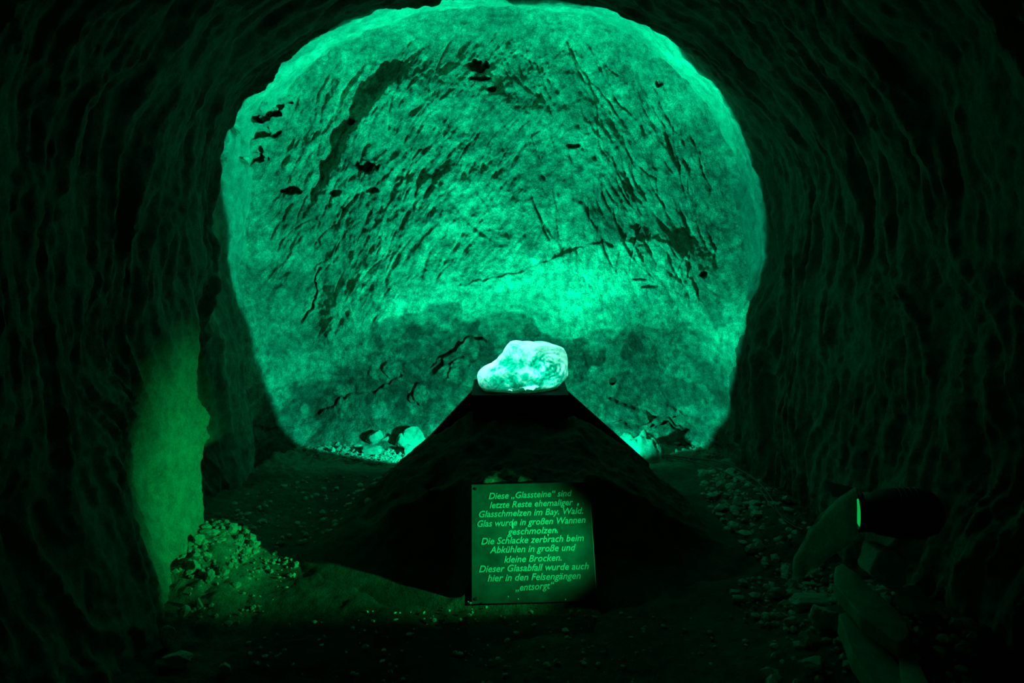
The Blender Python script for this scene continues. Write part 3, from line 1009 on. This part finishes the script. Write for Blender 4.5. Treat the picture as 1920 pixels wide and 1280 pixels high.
def box_part(name, size, loc, rot, mat, parent, bevel=.002):
    bm = bmesh.new()
    bmesh.ops.create_cube(bm, size=1)
    bmesh.ops.scale(bm, vec=size, verts=bm.verts)
    o = bm_obj(name, bm, mat, parent, bevel=bevel)
    o.location = loc
    o.rotation_euler = rot
    return o


def tube_curve(name, pts, r, mat, parent=None, cyclic=False):
    cu = bpy.data.curves.new(name, 'CURVE')
    cu.dimensions = '3D'
    cu.bevel_depth = r
    cu.bevel_resolution = 2
    cu.resolution_u = 6
    sp = cu.splines.new('NURBS')
    sp.points.add(len(pts) - 1)
    for p_, c in zip(sp.points, pts):
        p_.co = (*c, 1)
    sp.use_endpoint_u = True
    sp.order_u = 4
    cu.materials.append(mat)
    tmp = bpy.data.objects.new('tmp', cu)
    COL.objects.link(tmp)
    bpy.context.view_layer.update()
    me = bpy.data.meshes.new_from_object(tmp.evaluated_get(bpy.context.evaluated_depsgraph_get()))
    bpy.data.objects.remove(tmp); bpy.data.curves.remove(cu)
    me.name = name
    return link(name, me, mat, parent)


# yoke, knobs, ribs, cable: built in the world frame, then hung on the can
WC = can.matrix_basis.copy()
bpy.context.view_layer.update()
WI = can.matrix_world.inverted()


def world_part(o):
    o.matrix_parent_inverse = WI
    o.parent = can
    return o


ax_side = BEAM.cross(Vector((0, 0, 1))).normalized()
mid_ = LENS - BEAM * 0.13
gz_ = ground_z(mid_.x, mid_.y)
for s_ in (-1, 1):
    a_ = mid_ + ax_side * s_ * .088
    arm = box_part('yoke_arm', (.022, .004, a_.z - gz_ + .012), (a_.x, a_.y, (a_.z + gz_) / 2 - .004), (0, 0, math.atan2(BEAM.y, BEAM.x)), M_METAL, None)
    world_part(arm)
    bm = bmesh.new()
    bmesh.ops.create_cone(bm, cap_ends=True, segments=14, radius1=.013, radius2=.011, depth=.014)
    o = bm_obj('tilt_knob', bm, M_RIM, None)
    o.location = a_ + ax_side * s_ * .008
    o.rotation_euler = ax_side.to_track_quat('Z', 'Y').to_euler()
    bpy.context.view_layer.update()
    o.matrix_parent_inverse = arm.matrix_world.inverted()
    o.parent = arm
o = box_part('yoke_base', (.022, .18, .005), (mid_.x, mid_.y, gz_ + .004), (0, 0, math.atan2(BEAM.y, BEAM.x)), M_METAL, None)
world_part(o)
for k in range(4):
    bm = bmesh.new()
    lathe(bm, [(.077, -.105 - k * .017), (.081, -.106 - k * .017), (.081, -.110 - k * .017), (.077, -.111 - k * .017)])
    bmesh.ops.recalc_face_normals(bm, faces=bm.faces)
    bm_obj('cooling_fin', bm, M_METAL, can, smooth=False)
# barn doors: upright flap on the far left side and a three cornered one above
fl = LENS + BEAM * .03
bm = bmesh.new()
vs = [(.060, -.05, .01), (.060, .05, .01), (.075, .075, .10), (.075, -.075, .10)]
for nm_, an_ in (('barn_door', PI / 2), ('barn_door', -PI / 2)):
    bm2 = bmesh.new()
    v_ = [bm2.verts.new(Matrix.Rotation(an_, 3, 'Z') @ Vector(v)) for v in vs]
    f_ = bm2.faces.new(v_)
    ex = bmesh.ops.extrude_face_region(bm2, geom=[f_])
    for g in ex['geom']:
        if isinstance(g, bmesh.types.BMVert): g.co += Matrix.Rotation(an_, 3, 'Z') @ Vector((.002, 0, 0))
    bmesh.ops.recalc_face_normals(bm2, faces=bm2.faces)
    bm_obj(nm_, bm2, M_METAL, can)
bm.free()
pts = [LENS - BEAM * .235, LENS - BEAM * .28 + Vector((0, 0, -.03)), LENS - BEAM * .30 + Vector((.01, -.03, -.16)), LENS - BEAM * .27 + Vector((.0, -.12, -.22)), LENS - BEAM * .2 + Vector((0, -.25, -.23))]
pts = [Vector((p.x, p.y, max(p.z, ground_z(p.x, p.y) + .01))) for p in pts]
world_part(tube_curve('power_lead', pts, .0045, M_CABLE))

# ------------------------------------------------------------------ stones and timbers at the right
def prism_from(name, outline, Y, thick, mat, label, cat, seed, lean=(0, 0), rough=.006, bev=.008, off=None):
    """solid block: outline given where it stands, thickness running back into the tunnel"""
    pts = [at(px, py, Y + dy) for (px, py, dy) in outline]
    c = sum(pts, Vector()) / len(pts)
    bm = bmesh.new()
    f = [bm.verts.new(p - c) for p in pts]
    if off is None: off = Vector((lean[0], thick, lean[1]))
    b = [bm.verts.new(p - c + off) for p in pts]
    bm.faces.new(f); bm.faces.new(b[::-1])
    for i in range(len(f)):
        j = (i + 1) % len(f)
        bm.faces.new((f[j], f[i], b[i], b[j]))
    bmesh.ops.recalc_face_normals(bm, faces=bm.faces)
    bmesh.ops.bevel(bm, geom=list(bm.edges), offset=bev, segments=2, affect='EDGES', profile=.5)
    bmesh.ops.triangulate(bm, faces=bm.faces)
    for _ in range(3):
        bmesh.ops.subdivide_edges(bm, edges=[e for e in bm.edges if e.calc_length() > .03], cuts=1)
    bmesh.ops.triangulate(bm, faces=bm.faces)
    bm.normal_update()
    co = np.array([v.co[:] for v in bm.verts])
    dn = rough * fbm(co[:, 0] * 16 + seed, co[:, 1] * 16, co[:, 2] * 16, 3, seed)
    nr = [v.normal.copy() for v in bm.verts]
    for v, n_, d_ in zip(bm.verts, nr, dn):
        v.co += n_ * float(d_)
    me = bpy.data.meshes.new(name)
    bm.to_mesh(me); bm.free()
    o = link(name, me, mat)
    o.location = c
    tag(o, label, cat)
    return o


def lying(name, outline, z0, thick, mat, label, seed, bev=.007, rough=.003):
    pts = []
    for px, py, dz in outline:
        v = ray(px, py)
        pts.append((px, py, ((z0 + dz) - CAM_Z) / v.z * v.y))
    return prism_from(name, pts, 0, 0, mat, label, 'timber', seed, rough=rough, bev=bev, off=Vector((0.01, .015, -thick)))


prism_from('stone_slab', [(1490, 1094, .15), (1492, 1050, .17), (1520, 1000, .16), (1545, 966, .15), (1609, 915, .07), (1609, 1012, .02)], 2.13, .025, M_STONE,
           'flat five sided stone slab propped up in front of the green spotlight', 'stone', 21, rough=.004, bev=.006)
lying('timber_block', [(1563, 1092, 0), (1566, 1060, 0), (1580, 1053, 0), (1606, 1074, 0), (1702, 1164, -.03), (1706, 1190, -.03), (1686, 1208, -.03), (1614, 1154, 0)], .31, .055, M_WOOD,
      'squared timber lying aslant below the spotlight, upper and longest of three', 22)
lying('timber_block', [(1571, 1150, 0), (1606, 1142, 0), (1660, 1206, -.02), (1720, 1300, -.03), (1664, 1320, -.03), (1598, 1218, 0)], .25, .07, M_WOOD,
      'thick squared timber running out of the lower picture edge, left of the other two', 23)
lying('timber_block', [(1683, 1216, 0), (1712, 1212, 0), (1752, 1300, 0), (1694, 1304, 0)], .235, .055, M_WOOD,
      'stub of timber under the end of the longest aslant timber', 24)
prism_from('stone_block', [(1629, 1078, .03), (1645, 1036, .09), (1698, 1050, .07), (1703, 1093, .01), (1685, 1117, -.02)], 2.16, .10, M_STONE,
           'grey five sided stone block right below the green lens of the spotlight', 'stone', 25, rough=.006)

R = [
    # name, foot px, foot py, w, h, label, mat, seed, depth, kw
    ('stone', 1549, 1182, 48, 42, 'wedge shaped stone left of the squared timbers', M_STONE, 31, .8, {}),
    ('stone', 1531, 1137, 84, 18, 'long flat stone lying under the propped slab', M_STONE, 32, .5, {'boxy': 1}),
    ('stone', 1457, 1120, 30, 16, 'small low stone left of the propped slab', M_STONE, 33, .8, {}),
    ('stone', 1474, 1138, 18, 12, 'tiny stone at the left tip of the long flat stone', M_STONE, 34, .8, {}),
    ('stone', 1521, 1212, 34, 26, 'rounded stone below the wedge shaped stone', M_STONE, 35, .8, {}),
    ('stone', 1484, 1176, 24, 18, 'small stone left of the wedge shaped stone', M_STONE, 36, .8, {}),
    ('stone', 1526, 1270, 46, 28, 'flat stone near the lower picture edge left of the timbers', M_STONE, 37, .7, {}),
    ('stone', 1725, 1150, 60, 44, 'dark round stone right of the upper end of the aslant timber', M_STONE, 38, .8, {}),
    # left rubble
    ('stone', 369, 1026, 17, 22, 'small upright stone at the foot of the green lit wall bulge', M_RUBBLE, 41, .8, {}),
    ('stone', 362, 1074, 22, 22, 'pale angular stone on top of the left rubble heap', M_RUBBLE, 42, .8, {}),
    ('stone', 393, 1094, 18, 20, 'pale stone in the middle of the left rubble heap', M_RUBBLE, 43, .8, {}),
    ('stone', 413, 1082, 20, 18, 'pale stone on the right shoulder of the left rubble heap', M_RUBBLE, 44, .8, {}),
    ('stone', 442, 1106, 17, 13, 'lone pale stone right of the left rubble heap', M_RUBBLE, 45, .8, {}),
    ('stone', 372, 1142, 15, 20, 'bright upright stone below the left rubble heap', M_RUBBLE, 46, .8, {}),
    ('stone', 312, 1218, 26, 40, 'tall dark stone at the foot of the left wall', M_STONE, 47, .8, {}),
    ('stone', 328, 1254, 46, 26, 'flat dark stone near the lower left picture edge', M_STONE, 48, .7, {}),
    ('stone', 421, 1264, 20, 18, 'small stone in the dark earth at lower left', M_STONE, 49, .8, {}),
    ('stone', 342, 1160, 22, 20, 'grey stone between the lit bulge and the tall dark stone', M_STONE, 50, .8, {}),
    # lit stones behind, left
    ('stone', 702, 838, 32, 32, 'pointed lit stone on the floor by the end wall left of the mound', M_PALE, 61, .7, {'planes': 8}),
    ('stone', 697, 852, 36, 14, 'low flat stone in front of the pointed lit stone', M_PALE, 62, .6, {'boxy': 1}),
    ('stone', 727, 836, 26, 20, 'blunt lit stone between the pointed stone and the rounded boulder', M_PALE, 63, .7, {}),
    ('stone', 776, 838, 52, 42, 'large rounded lit boulder at the foot of the end wall left of the mound', M_PALE, 64, .7, {'Yd': 4.6}),
    ('stone', 752, 836, 24, 34, 'narrow craggy stone leaning on the rounded boulder', M_PALE, 65, .6, {'Yd': 4.58}),
    ('stone', 768, 850, 20, 22, 'upright lit stone in front of the rounded boulder', M_PALE, 66, .6, {'Yd': 4.5, 'boxy': 1}),
    ('stone', 789, 845, 22, 9, 'bright flat chip at the edge of the mound shadow', M_PALE, 67, .5, {'Yd': 4.44, 'boxy': 1}),
    ('stone', 676, 812, 15, 10, 'small lit chip up on the end wall foot, left of the pointed stone', M_PALE, 68, .7, {}),
    ('stone', 664, 818, 9, 13, 'thin upright chip beside the gravel', M_PALE, 69, .7, {}),
    ('stone', 622, 836, 18, 14, 'angular lit stone at the left end of the bright gravel', M_PALE, 70, .7, {}),
    # lit stones behind, right
    ('stone', 1172, 812, 16, 15, 'small square lit stone on the bright sand right of the plinth', M_PALE, 81, .8, {'boxy': 1}),
    ('stone', 1161, 790, 10, 8, 'tiny lit stone above the square one', M_PALE, 82, .8, {}),
    ('stone', 1269, 838, 18, 10, 'small lit stone in the dark hollow right of the bright sand', M_PALE, 83, .8, {}),
    ('stone', 1302, 838, 30, 15, 'low lit stone at the right end of the bright rubble', M_PALE, 84, .7, {}),
    ('stone', 1296, 815, 30, 16, 'craggy stone at the foot of the end wall on the right', M_PALE, 85, .7, {}),
    ('stone', 1340, 815, 24, 18, 'crumbling stone in the right corner of the end wall', M_PALE, 86, .7, {}),
    ('stone', 1245, 790, 30, 12, 'thin ledge stone above the bright sand', M_PALE, 87, .6, {'boxy': 1}),
]
for nm, px, py, w, h, lab, mt_, sd_, dp, kw in R:
    put_rock(nm, px, py, w, h, lab, mt_, sd_, dp, **kw)

# heap of pale sand, lit, right of the plinth
sxg = np.arange(-.32, .32, .008); syg = np.arange(-.20, .24, .008)
SX, SY = np.meshgrid(sxg, syg, indexing='ij')
sr = np.sqrt((SX / .29) ** 2 + (SY / .19) ** 2) + .12 * fbm(SX * 8, SY * 8, 0., 3, 400)
sh = (0.085 + .06 * fbm(SX * 9, SY * 9, 3., 3, 405)) * sstep(1.0, 0.25, sr) + .016 * fbm(SX * 30, SY * 30, 0., 4, 410) * sstep(1.1, .7, sr)
SC = Vector((0.74, 4.50, 0))
SZ = floor_h(SX + SC.x, SY + SC.y) + sh - .02 * sstep(.9, 1.05, sr)
st = 0.55 + .15 * fbm(SX * 10, SY * 10, 0., 3, 420)
o = link('sand_heap', grid_mesh('sand_heap', np.stack([SX, SY, SZ], -1), st, sr < 1.08), M_ROCK)
o.location = (SC.x, SC.y, 0)
tag(o, 'small heap of pale sand, brightly lit, right of the black plinth', 'sand heap')


# ------------------------------------------------------------------ gravel nobody could count
def gravel(name, spots, mat, label, seed):
    r = np.random.RandomState(seed)
    ico = bmesh.new(); bmesh.ops.create_icosphere(ico, subdivisions=1, radius=1)
    ico.verts.ensure_lookup_table()
    bv = np.array([v.co[:] for v in ico.verts]); bf = np.array([[v.index for v in f.verts] for f in ico.faces])
    ico.free()
    V = []; Fc = []; n = 0
    for (cx, cy, rx, ry, num, s0, s1) in spots:
        for k in range(num):
            a = r.uniform(0, 2 * PI); rad = math.sqrt(r.uniform(0, 1))
            x = cx + rx * rad * math.cos(a); y = cy + ry * rad * math.sin(a)
            s = s0 + (s1 - s0) * r.rand() ** 2.2
            dim = s * np.array([r.uniform(.7, 1.2), r.uniform(.7, 1.2), r.uniform(.5, .9)])
            v = bv * (1 + .28 * r.uniform(-1, 1, (len(bv), 1))) * dim
            ca_, sa_ = math.cos(a * 7), math.sin(a * 7)
            v = np.stack([v[:, 0] * ca_ - v[:, 1] * sa_, v[:, 0] * sa_ + v[:, 1] * ca_, v[:, 2]], -1)
            V.append(v + np.array([x, y, ground_z(x, y) + dim[2] * .35]))
            Fc.append(bf + n); n += len(bv)
    me = bpy.data.meshes.new(name)
    me.from_pydata(np.concatenate(V).tolist(), [], np.concatenate(Fc).tolist())
    o = link(name, me, mat, smooth=False)
    tag(o, label, 'gravel', kind='stuff')
    return o


gravel('gravel', [(-.85, 4.55, .35, .14, 420, .004, .016), (-.60, 4.44, .24, .09, 700, .003, .011), (-.95, 4.60, .18, .12, 160, .008, .026), (-.45, 4.5, .2, .1, 80, .005, .02)],
       M_PALE, 'bright crumbled gravel on the floor along the end wall, left of the mound', 1)
gravel('gravel', [(1.05, 4.50, .28, .14, 420, .004, .020), (.75, 4.52, .28, .14, 420, .003, .014)], M_PALE,
       'bright crumbled gravel on the floor along the end wall, right of the mound', 2)
gravel('gravel', [(-1.18, 3.05, .16, .28, 330, .006, .024), (-1.0, 2.9, .18, .35, 220, .004, .014)], M_RUBBLE, 'loose rubble gravel at the foot of the left wall bulge', 3)
gravel('gravel', [(1.14, 3.5, .18, .7, 380, .006, .030), (1.08, 2.6, .26, .35, 300, .006, .024), (1.05, 2.1, .30, .3, 220, .006, .026)], M_STONE,
       'dark debris along the foot of the right wall', 4)
gravel('gravel', [(-.9, 3.7, .4, .5, 200, .005, .022), (.0, 2.45, .9, .25, 300, .003, .012)], M_STONE,
       'scattered dark pebbles on the earth floor in the middle', 5)

# ------------------------------------------------------------------ cables on the floor
def floor_cable(pix, label, r=.004):
    pts = []
    for px, py in pix:
        p = ground(px, py)
        pts.append((p.x, p.y, ground_z(p.x, p.y) + r + .016))
    o = tube_curve('cable', pts, r, M_CABLE)
    tag(o, label, 'cable', None)
    return o


floor_cable([(1215, 852), (1260, 862), (1300, 866), (1340, 870), (1375, 880), (1402, 896), (1424, 912), (1438, 930), (1450, 948), (1460, 972), (1470, 985), (1498, 1000)],
            'thin cable curving over the floor to the right, the outer of the two')
floor_cable([(1240, 862), (1290, 868), (1340, 882), (1375, 900), (1400, 914), (1420, 920), (1433, 935), (1445, 958), (1466, 976), (1492, 992)],
            'thin cable curving over the floor to the right, the inner of the two')
